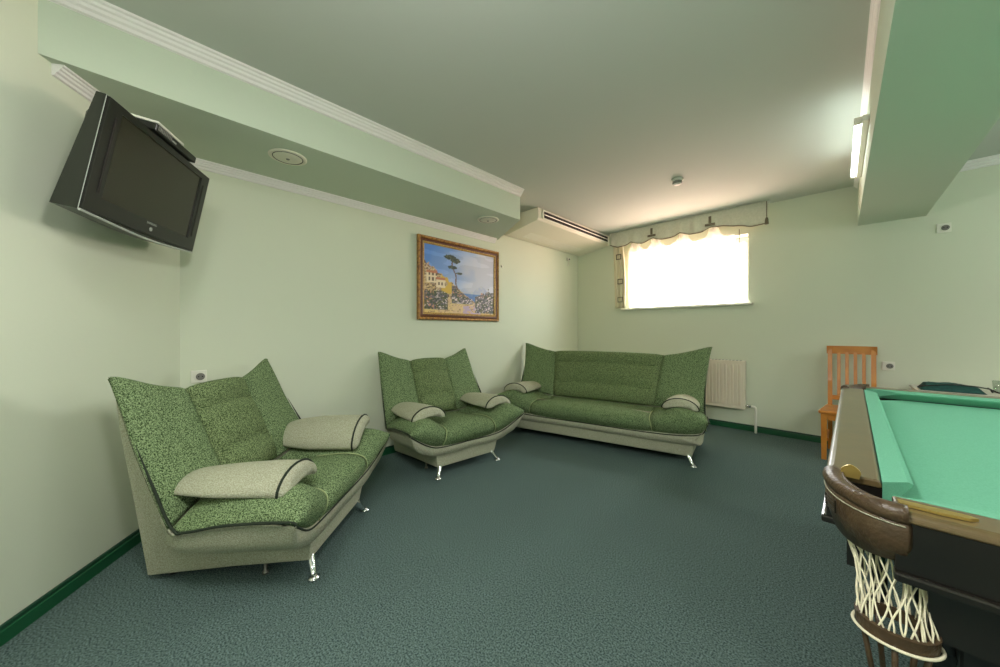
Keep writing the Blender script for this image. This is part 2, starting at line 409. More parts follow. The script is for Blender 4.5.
    for i in range(n):
        for j in range(m):
            x = abs(2*j/(m-1)-1); bul = .016*math.sin(PI*min(1, max(0, (x-.55)/.42)))
            k0 = min(1, i/4); O[i][j] = Vector(O[i][j])+Vector(((-.018 if i > n*.5 else -.02)*k0+.006*(1-k0), 0, (-.022 if i < n*.55 else 0)*k0))
            v = Vector(U[i][j]); sgn = 1 if v.y > 0 else -1
            U[i][j] = v+Vector((0, sgn*bul*(.4 if wide else 1.2), -bul*.8 if i < n*.5 else 0))
    b.slab(O, lambda i, j: Vector(U[i][j])-O[i][j])
    b.build('seat_shell', M['beige'], root, smooth=True)
    # piping along the outer edge of the green cover
    for sg in (-1, 1):
        e = [row(SEAT, i, 'seat')[3] for i in range(1, 7)]+[row(BACK, i, 'back')[3] for i in range(1, 3)]
        p = [(t, sg*(s+.001), z-.008 if k < 24 else z) for k, (s, t, z) in enumerate(spline(e, 5))]
        MB().tube(p, [.0058]*(len(p)-5)+[.005, .004, .003, .002, .001], 6).build('edge_piping', M['piping'], root, smooth=True)
    lr = spline(row(SEAT, 0, 'seat'), 6)
    lp = [(-a, b_, c) for a, b_, c in lr[::-1][:-1]]+[tuple(q) for q in lr]
    MB().tube([(t+.006, s_, z-.005) for s_, t, z in lp], .005, 6).build('edge_piping', M['piping'], root, smooth=True)
    # base box, rising as a wedge behind the back
    def side(sg):
        lo = [(-.030, .078, .300), (-.40, .058, .315), (-.785, .028, .334), (-.785, .40, .395), (-.785, .75, .455), (-.782, .955, .482)]
        up = [(-.012, .196, .325), (-.43, .205, .335), (-.60, .330, .375), (-.64, .48, .41), (-.735, .76, .462), (-.772, .965, .484)]
        f = lambda P: [(t, sg*(s+wide_base+(wide_back-wide_base)*max(0, min(1, (z-.1)/.6))), z) for t, z, s in P]
        return f(lo), f(up)
    l1, u1 = side(1); l0, u0 = side(-1)
    b = MB(); V = b.bm.verts.new; F = b.bm.faces.new
    dip = (0, 0, 0, 0, .02, .115); FR = (-1, -.55, 0, .55, 1); LG, UG = [], []
    for src, dst in ((l1, LG), (u1, UG)):
        for k, (x_, y_, z_) in enumerate(src):
            dst.append([V((x_+.03*(1-abs(q))*(k == 5), y_*q, z_-dip[k]*(1-abs(q)**2.2))) for q in FR])
    for k in range(5):
        F([LG[k][4], LG[k+1][4], UG[k+1][4], UG[k][4]]); F([LG[k][0], UG[k][0], UG[k+1][0], LG[k+1][0]])
        for q in range(4):
            F([LG[k][q], LG[k+1][q], LG[k+1][q+1], LG[k][q+1]]); F([UG[k][q], UG[k][q+1], UG[k+1][q+1], UG[k+1][q]])
    for k in (0, 5):
        for q in range(4): F([LG[k][q], LG[k][q+1], UG[k][q+1], UG[k][q]])
    o = b.build('base', M['beige'], root)
    bv = o.modifiers.new('round', 'BEVEL'); bv.width = .012; bv.segments = 2; bv.limit_method = 'ANGLE'
    # chrome front legs splayed outward on a disc foot, and short stubs behind
    for sg in (-1, 1):
        y = sg*(.268+wide_base)
        p = spline([(-.055, y, .095), (-.035, y+sg*.008, .07), (-.018, y+sg*.026, .035), (-.003, y+sg*.045, .012)], 4)
        lg = MB().tube(p, [.024-.011*k/(len(p)-1) for k in range(len(p))], 12)
        lg.lathe([(.017, 0), (.027, .002), (.027, .009), (.014, .014), (.012, .02)], (0, y+sg*.047, 0), 16)
        lg.build('leg', M['chrome'], root, smooth=True)
        MB().lathe([(.014, 0), (.014, .012), (.008, .014), (.008, .085)], (-.26, sg*(.277+wide_base), 0), 14).build('leg', M['copper'], root, smooth=True)
        MB().lathe([(.018, 0), (.018, .026), (.012, .038)], (-.72, sg*(.27+wide_base), 0), 14).build('leg', M['black'], root, smooth=True)
    # armrest pads: crescent lens cross-section, tapering to the rear, flat end cap ringed with piping
    for sg in (-1, 1):
        Lp = .50; ns = 14; rows = []
        def ring(x, w, hgt, drop):
            pts = []
            for k in range(24):
                a = 2*PI*k/24; cx = math.cos(a); sy = math.sin(a); yy = w*(abs(cx)**.9)*(1 if cx >= 0 else -1)
                ar = 1-(yy/w)**2
                pts.append((x, yy, drop*ar+(hgt*abs(sy)**.85 if sy >= 0 else -.012*abs(sy))))
            return pts
        b = MB(); R = []
        for i in range(ns+1):
            f = i/ns; x = -Lp*(1-f)
            w = .150*(.70+.30*min(1, f*2.2)**.7); hgt = .064*min(1, .30+.8*f**.55)
            R.append([b.bm.verts.new(p) for p in ring(x-.02, w, hgt, .030)])
        for P, Q in zip(R, R[1:]):
            for k in range(24): b.bm.faces.new([P[k], P[(k+1) % 24], Q[(k+1) % 24], Q[k]])
        c = b.bm.verts.new((-Lp-.04, 0, .03))
        for k in range(24): b.bm.faces.new([R[0][(k+1) % 24], R[0][k], c])
        q = [b.bm.verts.new(p) for p in ring(.004, .140, .056, .032)]
        for k in range(24): b.bm.faces.new([R[-1][k], R[-1][(k+1) % 24], q[(k+1) % 24], q[k]])
        q2 = [b.bm.verts.new(p) for p in ring(.013, .105, .034, .036)]
        for k in range(24): b.bm.faces.new([q[k], q[(k+1) % 24], q2[(k+1) % 24], q2[k]])
        b.bm.faces.new(q2)
        pad = b.build('armrest', M['beige'], root, smooth=True, loc=(-.035, sg*(.368+wide), .488), rot=(0, 0, 0))
        MB().tube(ring(-.016, .1515, .0655, .030), .0055, 6, closed=True).build('piping', M['piping'], pad, smooth=True)
    return root
GA = 'pair of green armchairs'
a1 = make_seat('armchair', 'green chenille armchair in the corner below the television, nearest the camera, one pad tilted', 'armchair',
               (-2.033, .781, 0), .781, GA)
a2 = copy_tree(a1)
a2['label'] = 'green chenille armchair below the framed landscape painting, between the other armchair and the sofa'
a2.location = (-2.285, 1.945, 0); a2.rotation_euler = (0, 0, -.08)
for ch in a1.children:
    if ch.name.startswith('armrest') and ch.location.y > 0: ch.rotation_euler = (.50, 0, 0); ch.location.z += .015
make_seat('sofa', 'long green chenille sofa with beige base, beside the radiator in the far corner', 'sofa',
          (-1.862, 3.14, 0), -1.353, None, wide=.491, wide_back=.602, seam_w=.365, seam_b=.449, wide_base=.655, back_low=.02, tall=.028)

# ------------------------------------------------------------------ television on its wall bracket, box on top
yaw, tilt = 2.651, .188
X = -Vector((math.cos(yaw), math.sin(yaw), 0)); N0 = Vector((math.sin(yaw), -math.cos(yaw), 0))
Nn = (N0*math.cos(tilt)-Vector((0, 0, 1))*math.sin(tilt)).normalized(); Uu = (N0*math.sin(tilt)+Vector((0, 0, 1))*math.cos(tilt)).normalized()
# local frame: x along the width, y backwards into the set, z up the screen
tvR = Matrix((X, -Nn, Uu)).transposed()
if tvR.determinant() < 0: X = -X; tvR = Matrix((X, -Nn, Uu)).transposed()
tv = thing('television', 'black flat television tilted down from a bracket on the corner wall', 'television')
tv.matrix_world = Matrix.Translation((-2.468, .025, 1.915)) @ tvR.to_4x4()
w, hh = .40, .238
case = MB()
oc = spline([(-w, -hh), (0, -hh-.018), (w, -hh)], 6)
out = [(p[0], p[1]) for p in oc] + [(w, hh), (-w, hh)]
case.prism(out, lambda x, z: (x, .0, z), lambda x, z: (x, .056-.026*z/hh, z))
inn = [(p[0]*.94, p[1]*.93) for p in out]
case.prism(inn, lambda x, z: (x, .0562-.026*z/hh, z), lambda x, z: (x*.84, .105, z*.80))
case.build('case', M['tvbody'], tv)
fr = MB()
sw, s0, s1 = .318, -.165, .205
fr.span((-w+.006, -.012, s1), (w-.006, 0, hh-.004)); fr.span((-w+.006, -.012, -hh+.004), (w-.006, 0, s0))
fr.span((-w+.006, -.012, s0), (-sw, 0, s1)); fr.span((sw, -.012, s0), (w-.006, 0, s1))
fr.build('bezel', M['black'], tv)
MB().span((-sw, -.006, s0), (sw, -.001, s1)).build('screen', M['screen'], tv)
for sg in (-1, 1):
    MB().span((sg*.345-.005, -.0145, -.15), (sg*.345+.005, -.0118, .17)).build('speaker_slot', M['darkslot'], tv)
st = MB(); st.tube([(p[0], -.008, p[1]-.001) for p in oc], .005, 6); st.build('bottom_trim', M['silver'], tv)
st = MB(); st.tube([(-w+.001, -.003, -hh), (-w+.001, -.003, hh)], .0013, 6); st.build('side_trim', M['silver'], tv)
MB().lathe([(.010, 0), (.010, .003), (.007, .004), (.009, .0015), (.0, .0015)][:4], n=24, mtx=Matrix.Translation((0.0, -.0115, -.205)) @ Matrix.Rotation(PI/2, 4, 'X')).build('power_button', M['silver'], tv)
def text(body, size, m, parent, mtx, name='lettering'):
    cu = bpy.data.curves.new('t', 'FONT'); cu.body = body; cu.size = size; cu.align_x = 'CENTER'; cu.align_y = 'CENTER'; cu.extrude = .0004
    o = bpy.data.objects.new('t', cu); COL.objects.link(o)
    dg = bpy.context.evaluated_depsgraph_get(); me = bpy.data.meshes.new_from_object(o.evaluated_get(dg))
    bpy.data.objects.remove(o); me.transform(mtx); me.materials.append(m)
    r = bpy.data.objects.new(name, me); COL.objects.link(r); r.parent = parent; return r
text('SAMSUNG', .016, M['silver'], tv, Matrix.Translation((0, -.0135, -.178)) @ Matrix.Rotation(PI/2, 4, 'X'), 'logo')
dist = (Vector((-2.468, .025, 0))-A0).dot(AN)
br = MB(); br.box((0, .126, 0), (.24, .02, .22), bev=.004)
br.build('mounting_plate', M['black'], tv)
ar = MB(); ar.tube([(0, .13, 0), (0, dist-.004, -.03)], .022, 10); ar.build('bracket_arm', M['black'], tv)
bx = thing('set_top_box', 'slim black set-top box with pale lid lying on top of the television', 'set-top box')
bx.matrix_world = Matrix.Translation((-2.468, .025, 1.915)) @ tvR.to_4x4() @ Matrix.Translation((.0, .03, hh+.002))
MB().span((-.15, -.06, 0), (.19, .055, .034), bev=.004).build('case', M['black'], bx)
MB().span((-.152, -.063, .0345), (.06, .058, .046), bev=.003).build('lid', M['plastic'], bx)
vn = MB()
for k in range(9): vn.span((-.14+.012*k, -.0635, .008), (-.134+.012*k, -.0605, .030))
vn.build('vent', M['grey'], bx); MB().span((-.03, -.0635, .01), (.0, -.0605, .017)).build('display', M['silver'], bx)

# ------------------------------------------------------------------ painting on the left wall
PY0, PY1, PZ0, PZ1 = 1.945, 3.13, 1.315, 2.203
pt = thing('framed_painting', 'gilt framed coastal landscape painting hung on the left wall', 'painting', (XB, (PY0+PY1)/2, (PZ0+PZ1)/2))
pw, ph = (PY1-PY0)/2, (PZ1-PZ0)/2
def rect_frame(prof, inset, m, name):
    """mitred moulding: prof is a closed (in, out) polygon swept round the rectangle"""
    b = MB(); loops = []
    for (cy, cz) in ((-1, -1), (1, -1), (1, 1), (-1, 1)):
        loops.append([b.bm.verts.new((o, cy*(pw-inset-i), cz*(ph-inset-i))) for i, o in prof])
    n = len(prof)
    for k in range(4):
        P, Q = loops[k], loops[(k+1) % 4]
        for j in range(n): b.bm.faces.new([P[j], P[(j+1) % n], Q[(j+1) % n], Q[j]])
    return b.build(name, m, pt)
rect_frame([(0, .002), (0, .030), (.010, .040), (.022, .036), (.030, .028), (.030, .002)], 0, M['gold'], 'outer_moulding')
rect_frame([(0, .002), (0, .027), (.014, .031), (.028, .027), (.028, .002)], .0302, M['frameband'], 'middle_band')
rect_frame([(0, .002), (0, .028), (.010, .031), (.022, .020), (.022, .002)], .0584, M['goldlight'], 'inner_slip')
def hsh(x, y):
    v = math.sin(x*127.1+y*311.7)*43758.5453; return v-math.floor(v)
def vn2(x, y):
    i, j = math.floor(x), math.floor(y); u, v = x-i, y-j; u = u*u*(3-2*u); v = v*v*(3-2*v)
    return (hsh(i, j)*(1-u)+hsh(i+1, j)*u)*(1-v)+(hsh(i, j+1)*(1-u)+hsh(i+1, j+1)*u)*v
def paint(u, v):
    n1 = vn2(u*9, v*9); n2 = vn2(u*34, v*30+7); n3 = vn2(u*70, v*64)
    k = max(0, min(1, u*1.5+.5*(1-v)-.2+.35*(n1-.5)))
    c = [a*(1-k)+b*k for a, b in zip((88, 138, 214), (196, 198, 214))]
    if vn2(u*5+3, v*16) > .62: c = [x+12 for x in c]
    ridge = .335+.13*max(0, 1-abs(u-.80)/.16)+.03*n2
    if u > .5 and v < ridge: c = (168+28*n2, 176+22*n2, 206)                 # pale far mountain
    if v < .325: c = (72+36*n2, 112+34*n2, 186)                            # sea
    edge = .74-.84*u+.06*n2
    if v < edge:                                                           # hillside falling to the right
        c = (196+46*(n2-.5), 166+46*(n2-.5), 108+40*n1)
        if n3 > .60: c = (112, 88, 56)
        if n3 < .22: c = (226, 206, 160)
        if .22 < u < .36 and v > .3 and n1 > .35: c = (214, 176, 66)
    for (x0, x1, y0, y1) in ((.03, .16, .44, .62), (.15, .27, .38, .53)):     # pale houses with dark openings
        if x0 < u < x1 and y0 < v < y1+.05*(u-x0):
            c = (236, 218, 184)
            if ((u-x0)/.045) % 1 > .55 and ((v-y0)/.08) % 1 > .4: c = (104, 82, 62)
            if v > y1-.035: c = (190, 120, 86)
    if v < .17+.05*math.sin(u*6)+.04*n2:                                      # sunlit path
        c = (220+22*(n2-.5), 190+30*(n2-.5), 118+30*n1)
        if n3 > .78: c = (150, 116, 80)
    if v < .13 and .52 < u < .80 and n2 > .35: c = (190, 164, 190)
    bush = (u > .70 and v < .36-.7*abs(u-.90)+.10*n2 and v > .02) or (u < .30 and v < .30+.08*n1-.25*abs(u-.12) and v > .05) or (.36 < u < .66 and .16 < v < .66-.78*u+.12*n2)
    if bush:
        c = (60, 72, 54) if n3 < .38 else ((108, 100, 108) if n2 > .5 else (96, 96, 60))
        if n3 > .74: c = (224, 206, 204) if n1 > .45 else (206, 150, 120)
    # umbrella pine: leaning trunk and flat clumps
    if .34 < v < .82 and abs(u-(.45-.09*(v-.34)/.46+.012*math.sin(v*24))) < .006+.005*n3: c = (104, 74, 62)
    for cx, cy, rx, ry in ((.34, .86, .085, .040), (.41, .82, .07, .045), (.37, .71, .065, .028), (.46, .63, .05, .02)):
        if ((u-cx)/rx)**2+((v-cy)/ry)**2 < .55+.7*n3: c = (50, 66, 54) if n3 > .35 else (90, 98, 76)
    return [max(0, min(255, x)) for x in c]
cm = bpy.data.materials.new('painted_canvas'); cm.use_nodes = True
ca = cm.node_tree.nodes.new('ShaderNodeVertexColor'); ca.layer_name = 'paint'
cm.node_tree.links.new(ca.outputs[0], cm.node_tree.nodes['Principled BSDF'].inputs['Base Color']); cm.node_tree.nodes['Principled BSDF'].inputs['Roughness'].default_value = .5
cw, ch_ = pw-.079, ph-.079; nx, nz = 150, 112
rows = [[(.015, -cw+2*cw*i/nx, -ch_+2*ch_*j/nz) for i in range(nx+1)] for j in range(nz+1)]
cv = MB().grid(rows).build('canvas', cm, pt)
lay = cv.data.color_attributes.new('paint', 'FLOAT_COLOR', 'POINT')
for i, v in enumerate(cv.data.vertices):
    lay.data[i].color = srgb(*paint((v.co.y+cw)/(2*cw), (v.co.z+ch_)/(2*ch_)))

# ------------------------------------------------------------------ air conditioner under the ceiling
ac = thing('air_conditioner', 'white ceiling-mounted air conditioner in the corner beside the window', 'air conditioner', (XB, 0, 0))
AY0, AY1 = 3.24, 5.02
prof = [(.01, HC-.003), (.57, HC-.003), (.575, HC-.012), (.575, 2.545), (.555, 2.527), (.05, 2.440), (.01, 2.450)]
b = MB().prism(prof, lambda x, z: (x, AY0+.035, z), lambda x, z: (x, AY1-.035, z)); b.build('body', M['acbody'], ac)
for y0, y1 in ((AY0, AY0+.0345), (AY1-.0345, AY1)):
    pe = [(x+(.004 if x > .3 else 0), z-(.006 if z < 2.6 else 0)) for x, z in prof]
    o = MB().prism(pe, lambda x, z: (x, y0, z), lambda x, z: (x, y1, z)).build('end_panel', M['acbody'], ac)
    bv = o.modifiers.new('round', 'BEVEL'); bv.width = .006; bv.segments = 2; bv.limit_method = 'ANGLE'
MB().span((.5755, AY0+.10, 2.560), (.580, AY1-.06, 2.645)).build('air_outlet', M['darkslot'], ac)
gf = MB()
for z0, z1 in ((2.549, 2.562), (2.643, 2.656)): gf.span((.5755, AY0+.085, z0), (.590, AY1-.045, z1), bev=.003)
for y in (AY0+.085, AY1-.06): gf.span((.5755, y, 2.562), (.590, y+.015, 2.643))
gf.build('outlet_frame', M['plastic'], ac)
bl = MB(); bl.box(None, (.028, AY1-AY0-.19, .010), mtx=Matrix.Translation((.585, (AY0+AY1)/2+.02, 2.604)) @ Matrix.Rotation(.5, 4, 'Y')); bl.build('louvre', M['plastic'], ac)
gr = MB(); slope = math.atan2(2.527-2.44, .505)
for k in range(7): gr.box(None, (.010, AY1-AY0-.5, .004), mtx=Matrix.Translation((.12+.022*k, (AY0+AY1)/2, 2.4415+.172*(.07+.022*k)-.001)) @ Matrix.Rotation(-slope, 4, 'Y'))
gr.build('intake_grille', M['plastic'], ac)

# ------------------------------------------------------------------ ceiling fittings
def speaker(y, x, label):
    r = thing('ceiling_speaker', label, 'ceiling speaker', (x, y, HS), 0, 'round fittings in the soffit')
    MB().lathe([(.112, 0), (.112, -.006), (.100, -.010), (.090, -.008), (.086, -.004), (.086, 0)], n=40).build('rim', M['acbody'], r, smooth=True)
    MB().lathe([(.0855, -.001), (.0855, -.006), (.082, -.009), (.05, -.013), (.012, -.015)], n=40).build('grille', M['acbody'], r, smooth=True)
    MB().lathe([(.012, -.0152), (.009, -.019), (.004, -.021)], n=16).build('centre_cap', M['grey'], r, smooth=True)
    MB().tube([(.0875*math.cos(a*PI/20), .0875*math.sin(a*PI/20), -.0065) for a in range(40)], .003, 6, closed=True).build('gap_ring', M['darkslot'], r)
    return r
speaker(.65, -2.64, 'round flush ceiling speaker in the soffit nearer the television')
speaker(2.49, -2.63, 'round flush ceiling speaker at the soffit end near the air conditioner')
sd = thing('smoke_detector', 'small white smoke detector on the ceiling in front of the window', 'smoke detector', (-1.134, 3.62, HC))
MB().lathe([(.052, 0), (.052, -.012), (.046, -.016)], n=28).build('mount', M['plastic'], sd, smooth=True)
MB().lathe([(.040, -.0162), (.044, -.022), (.044, -.034), (.038, -.040)], n=28).build('chamber', M['grey'], sd, smooth=True)
MB().lathe([(.034, -.0402), (.028, -.050), (.012, -.054)], n=28).build('cap', M['plastic'], sd, smooth=True)
fx = thing('fluorescent_lamp', 'lit white fluorescent tube fixed along the side of the beam', 'lamp', (BX0, 3.0, 2.475))
MB().span((-.032, 0, -.018), (-.001, 1.10, .018), bev=.004).build('housing', M['plastic'], fx)
MB().tube([(-.050, .045, 0), (-.050, 1.055, 0)], .014, 14).build('tube', M['tube'], fx, smooth=True)
for y in (.01, 1.055):
    MB().span((-.066, y, -.018), (-.0325, y+.034, .018), bev=.004).build('lamp_holder', M['plastic'], fx)

# ------------------------------------------------------------------ curtain set
vx0, vx1, vz = -2.47, -.585, HC-.006
va = thing('curtain_valance', 'pale grey scalloped valance with dark edging above the window', 'valance', (0, YC-.145, 0))
DIPS = [-2.29, -1.98, -1.63, -1.27, -.82]
def low(x):
    ks = [-2.47, -2.16, -1.85, -1.50, -1.14, -.585]
    for a, b_ in zip(ks, ks[1:]):
        if a <= x <= b_:
            f = (x-a)/(b_-a); return (2.485-.045*math.sin(PI*f)) if b_ < -.6 else 2.485-.075*min(1, f*1.4)**1.5
    return 2.485
nxs = 120; rows = []
for j in range(9):
    r = []
    for i in range(nxs+1):
        x = vx0+(vx1-vx0)*i/nxs; z = vz+(low(x)-vz)*j/8
        r.append((x, .012*math.sin(x*34+1.5*math.sin(x*5))*(.35+.65*j/8), z))
    rows.append(r)
MB().slab(rows, lambda i, j: (0, .006, 0)).build('cloth', M['valance'], va, smooth=True)
MB().tube([(x, y-.004, z) for x, y, z in rows[-1]], .006, 6).build('edging', M['valtrim'], va, smooth=True)
for x in (-1.86, -1.15):
    MB().box((x, -.020, 2.515), (.11, .010, .03), bev=.004).build('bow', M['valtrim'], va)
    MB().box((x, -.021, 2.575), (.03, .010, .085), bev=.004).build('bow_knot', M['valtrim'], va)
ts = MB(); ts.tube([(vx1-.004, -.016, 2.66), (vx1-.004, -.016, 2.47)], .004, 6); ts.lathe([(.008, 0), (.016, -.02), (.02, -.075)], (vx1-.004, -.016, 2.475), 10); ts.build('tassel', M['valtrim'], va)
MB().span((vx0-.03, .02, HC-.03), (vx1+.02, .05, HC-.004)).build('curtain_rail', M['plastic'], va)
TABS = [-2.12, -1.83, -1.49, -1.13]
sh = thing('sheer_curtain', 'sheer white voile curtain hanging over the bright window', 'curtain', (0, YC-.075, 0))
nxs = 220; sx0, sx1 = -2.235, -.90; rows = []
def top(x):
    d = min(abs(x-t) for t in TABS)
    half = .17
    f = min(1, max(0, (d-.055)/(half-.055)))
    return 2.49 if d < .055 else 2.49-.125*(1-(1-f)**2.5)**.6
for j in range(15):
    r = []
    for i in range(nxs+1):
        x = sx0+(sx1-sx0)*i/nxs; f = j/14; z = top(x)*(1-f)+1.538*f
        amp = .016+.010*f
        r.append((x, amp*math.sin(x*41+2*math.sin(x*3.1))-.004, z))
    rows.append(r)
MB().grid(rows).build('voile', M['sheer'], sh, smooth=True)
MB().tube([(x, y, z) for x, y, z in rows[0][::2]], .0035, 5).build('cord_edge', M['valance'], sh)
MB().tube([(-.865, .02, 2.42), (-.862, .02, 1.56)], .004, 6).build('pull_cord', M['valtrim'], sh)
cd_ = thing('side_drape', 'narrow cream side drape with square motifs left of the window', 'drape', (0, YC-.085, 0))
rows = []
for j in range(21):
    f = j/20; z = 2.50-.965*f; r = []
    xl, xr = -2.455+.03*f, -2.30+.035*f+.02*math.sin(PI*f)
    for i in range(31):
        x = xl+(xr-xl)*i/30; r.append((x, .018*math.sin(i*.62)-.012, z))
    rows.append(r)
MB().slab(rows, lambda i, j: (0, .003, 0)).build('cloth', M['cream'], cd_, smooth=True)
for z in (1.93, 2.30, 1.66):
    c = -2.335 if z < 2.2 else -2.36; q_ = .040; mo = MB()
    for a, b_ in (((c-q_, z-q_), (c+q_, z-q_+.012)), ((c-q_, z+q_-.012), (c+q_, z+q_)), ((c-q_, z-q_), (c-q_+.012, z+q_)), ((c+q_-.012, z-q_), (c+q_, z+q_))):
        mo.span((a[0], -.036, a[1]), (b_[0], -.033, b_[1]))
    mo.build('motif', M['valtrim'], cd_)

# ------------------------------------------------------------------ radiator with its pipe
ra = thing('radiator', 'white ribbed panel radiator on the back wall behind the sofa', 'radiator', (-.80, YC, 0))
RX0, z0, z1 = -1.40, .262, .838
MB().span((RX0, -.105, z0), (0, -.030, z1), bev=.006).build('panel', M['rad'], ra)
rb = MB(); k = 0; x = RX0+.03
while x < -.02:
    rb.prism([(0, 0), (.020, 0), (.015, .009), (.005, .009)], lambda a, d: (x+a, -.105-d, z0+.05), lambda a, d: (x+a, -.105-d, z1-.045)); x += .0365
rb.build('rib', M['rad'], ra)
tg = MB(); x = RX0+.03
while x < -.02: tg.span((x, -.095, z1+.0005), (x+.018, -.040, z1+.004)); x += .0365
tg.build('top_grille', M['copper'], ra)
for x in (-.25, -1.15): MB().span((x, -.030, .40), (x+.04, -.001, .72)).build('wall_bracket', M['rad'], ra)
pv = MB().tube([(.0, -.07, z0+.045), (.035, -.07, z0+.045)], .012, 10); pv.lathe([(.018, 0), (.018, .03), (.012, .034)], n=14, mtx=Matrix.Translation((.022, -.07, z0+.045)) @ Matrix.Rotation(PI/2, 4, 'Y')); pv.build('valve', M['chrome'], ra, smooth=True)
MB().tube(spline([(.055, -.07, z0+.045), (.085, -.07, z0+.04), (.098, -.07, z0+.015), (.098, -.07, z0-.05), (.098, -.07, 0)], 5), .0135, 10).build('pipe', M['plastic'], ra, smooth=True)

# ------------------------------------------------------------------ sockets and small wall fittings
def socket(label, x, z, y=YC, rz=0, two=False):
    r = thing('wall_socket', label, 'socket', (x, y, z), rz, 'white wall sockets')
    MB().box((0, -.005, 0), (.084, .010, .084), bev=.003).build('plate', M['plastic'], r)
    MB().lathe([(.024, 0), (.024, .006), (.020, .008)], n=24, mtx=Matrix.Translation((.008, -.010, 0)) @ Matrix.Rotation(PI/2, 4, 'X')).build('insert', M['grey'], r)
    h = MB()
    for s in (-1, 1): h.lathe([(.004, 0), (.004, .002)], n=10, mtx=Matrix.Translation((.008+s*.010, -.0175, 0)) @ Matrix.Rotation(PI/2, 4, 'X'))
    h.build('pin_hole', M['darkslot'], r); return r
socket('white wall socket low on the back wall beside the wooden chair', .335, .856)
socket('white wall socket high on the back wall below the beam', .668, 2.127)
socket('white wall socket on the left wall just behind the corner armchair', XB, .885, .235, PI/2)
hk = thing('wall_fitting', 'small white cable fitting with dark outlet under the air conditioner', 'fitting', (XB, 4.74, 2.33), PI/2)
MB().box((0, -.012, .02), (.075, .024, .05), bev=.005).build('box', M['plastic'], hk); MB().box((.008, -.027, .018), (.03, .006, .022), bev=.002).build('outlet', M['darkslot'], hk)
MB().tube([(0, -.014, -.005), (-.004, -.016, -.05), (-.012, -.014, -.09)], .006, 8).build('cable', M['plastic'], hk)
bt = MB().lathe([(.016, 0), (.016, .008), (.010, .013)], n=20, mtx=Matrix.Translation((XB, 3.215, 2.035)) @ Matrix.Rotation(PI/2, 4, 'Y')).build('wall_button', M['plastic'], smooth=True)
tag(bt, 'tiny round white button on the wall right of the painting', 'button')

# ------------------------------------------------------------------ wooden chair by the back wall
ch = thing('dining_chair', 'orange varnished wooden chair with slatted back against the back wall', 'chair', (.078, 4.62, 0), .0)
sh_ = .455
seat = [(-.215, -.235), (.215, -.235), (.225, -.215), (.178, .215), (-.178, .215), (-.225, -.215)]
o = MB().prism(seat, lambda x, y: (x, y, sh_-.028), lambda x, y: (x, y, sh_)).build('seat', M['oak'], ch)
bv = o.modifiers.new('round', 'BEVEL'); bv.width = .008; bv.segments = 2; bv.limit_method = 'ANGLE'
for sg in (-1, 1):
    lg = MB(); f0 = lambda a, b_: (sg*.185+a*.8, -.20+b_*.8, 0); f1 = lambda a, b_: (sg*.185+a, -.20+b_, sh_-.0285)
    lg.prism([(-.022, -.022), (.022, -.022), (.022, .022), (-.022, .022)], f0, f1); lg.build('leg', M['oak'], ch)
    lg = MB(); P = [(sg*.150, .235, 0), (sg*.150, .195, .44), (sg*.150, .215, .70), (sg*.152, .275, 1.01)]
    ring = []
    for x, y, z in P: ring.append([lg.bm.verts.new((x+a, y+b_, z)) for a, b_ in ((-.017, -.02), (.017, -.02), (.017, .02), (-.017, .02))])
    for p, q in zip(ring, ring[1:]):
        for k in range(4): lg.bm.faces.new([p[k], p[(k+1) % 4], q[(k+1) % 4], q[k]])
    lg.bm.faces.new(ring[0][::-1]); lg.bm.faces.new(ring[-1]); lg.build('leg', M['oak'], ch)
    MB().span((sg*.168-.01, -.18, sh_-.085), (sg*.168+.01, .18, sh_-.0285)).build('side_rail', M['oak'], ch)
    MB().span((sg*.165-.009, -.18, .17), (sg*.165+.009, .205, .20)).build('stretcher', M['oak'], ch)
MB().span((-.16, -.21, sh_-.085), (.16, -.19, sh_-.0285)).build('front_rail', M['oak'], ch)
tp = spline([(-.176, .262), (-.1, .28), (.1, .28), (.176, .262)], 5)
b = MB(); b.slab([[(x, y-.014, z) for x, y in tp] for z in (.965, .985, 1.03, 1.045)], lambda i, j: (0, .028, 0)); b.build('top_rail', M['oak'], ch)
MB().box((0, .205, .53), (.30, .020, .045), bev=.004).build('lower_rail', M['oak'], ch)
for k in range(4):
    x = -.087+.058*k
    MB().box(None, (.025, .012, .47), mtx=Matrix.Translation((x, .241, .765)) @ Matrix.Rotation(-.15, 4, 'X')).build('slat', M['oak'], ch)

# ------------------------------------------------------------------ side table and what lies on it
sx0, sx1, sy0, sy1, sz = .46, 1.75, 4.42, 4.98, .70
t = thing('side_table', 'pale side table against the back wall behind the billiard table', 'table', ((sx0+sx1)/2, (sy0+sy1)/2, 0))
hx, hy = (sx1-sx0)/2, (sy1-sy0)/2
MB().box((0, 0, sz-.014), (2*hx, 2*hy, .028), bev=.005).build('tabletop', M['tabletop'], t)
for a in (-1, 1):
    for c in (-1, 1): MB().box((a*(hx-.05), c*(hy-.05), (sz-.0285)/2), (.045, .045, sz-.0285)).build('leg', M['darkwood'], t)
    MB().box((0, a*(hy-.05), sz-.07), (2*hx-.15, .02, .08)).build('apron', M['tabletop'], t)
bag = thing('cloth_case', 'flat dark teal cloth case lying on the side table', 'case', (.65, 4.66, sz), 0)
rows = []
for j in range(9):
    v = j/8*2-1; r = []
    for i in range(13):
        u = i/12*2-1; e = max(0, (1-u**6)*(1-v**4)); r.append((u*.165, v*.10, .006+.058*e**.5*(1-.25*max(0, u))+.004*math.sin(u*7+v*3)))
    rows.append(r)
MB().slab(rows, lambda i, j: (0, 0, -(rows[i][j][2]-.001))).build('pouch', M['teal'], bag, smooth=True)
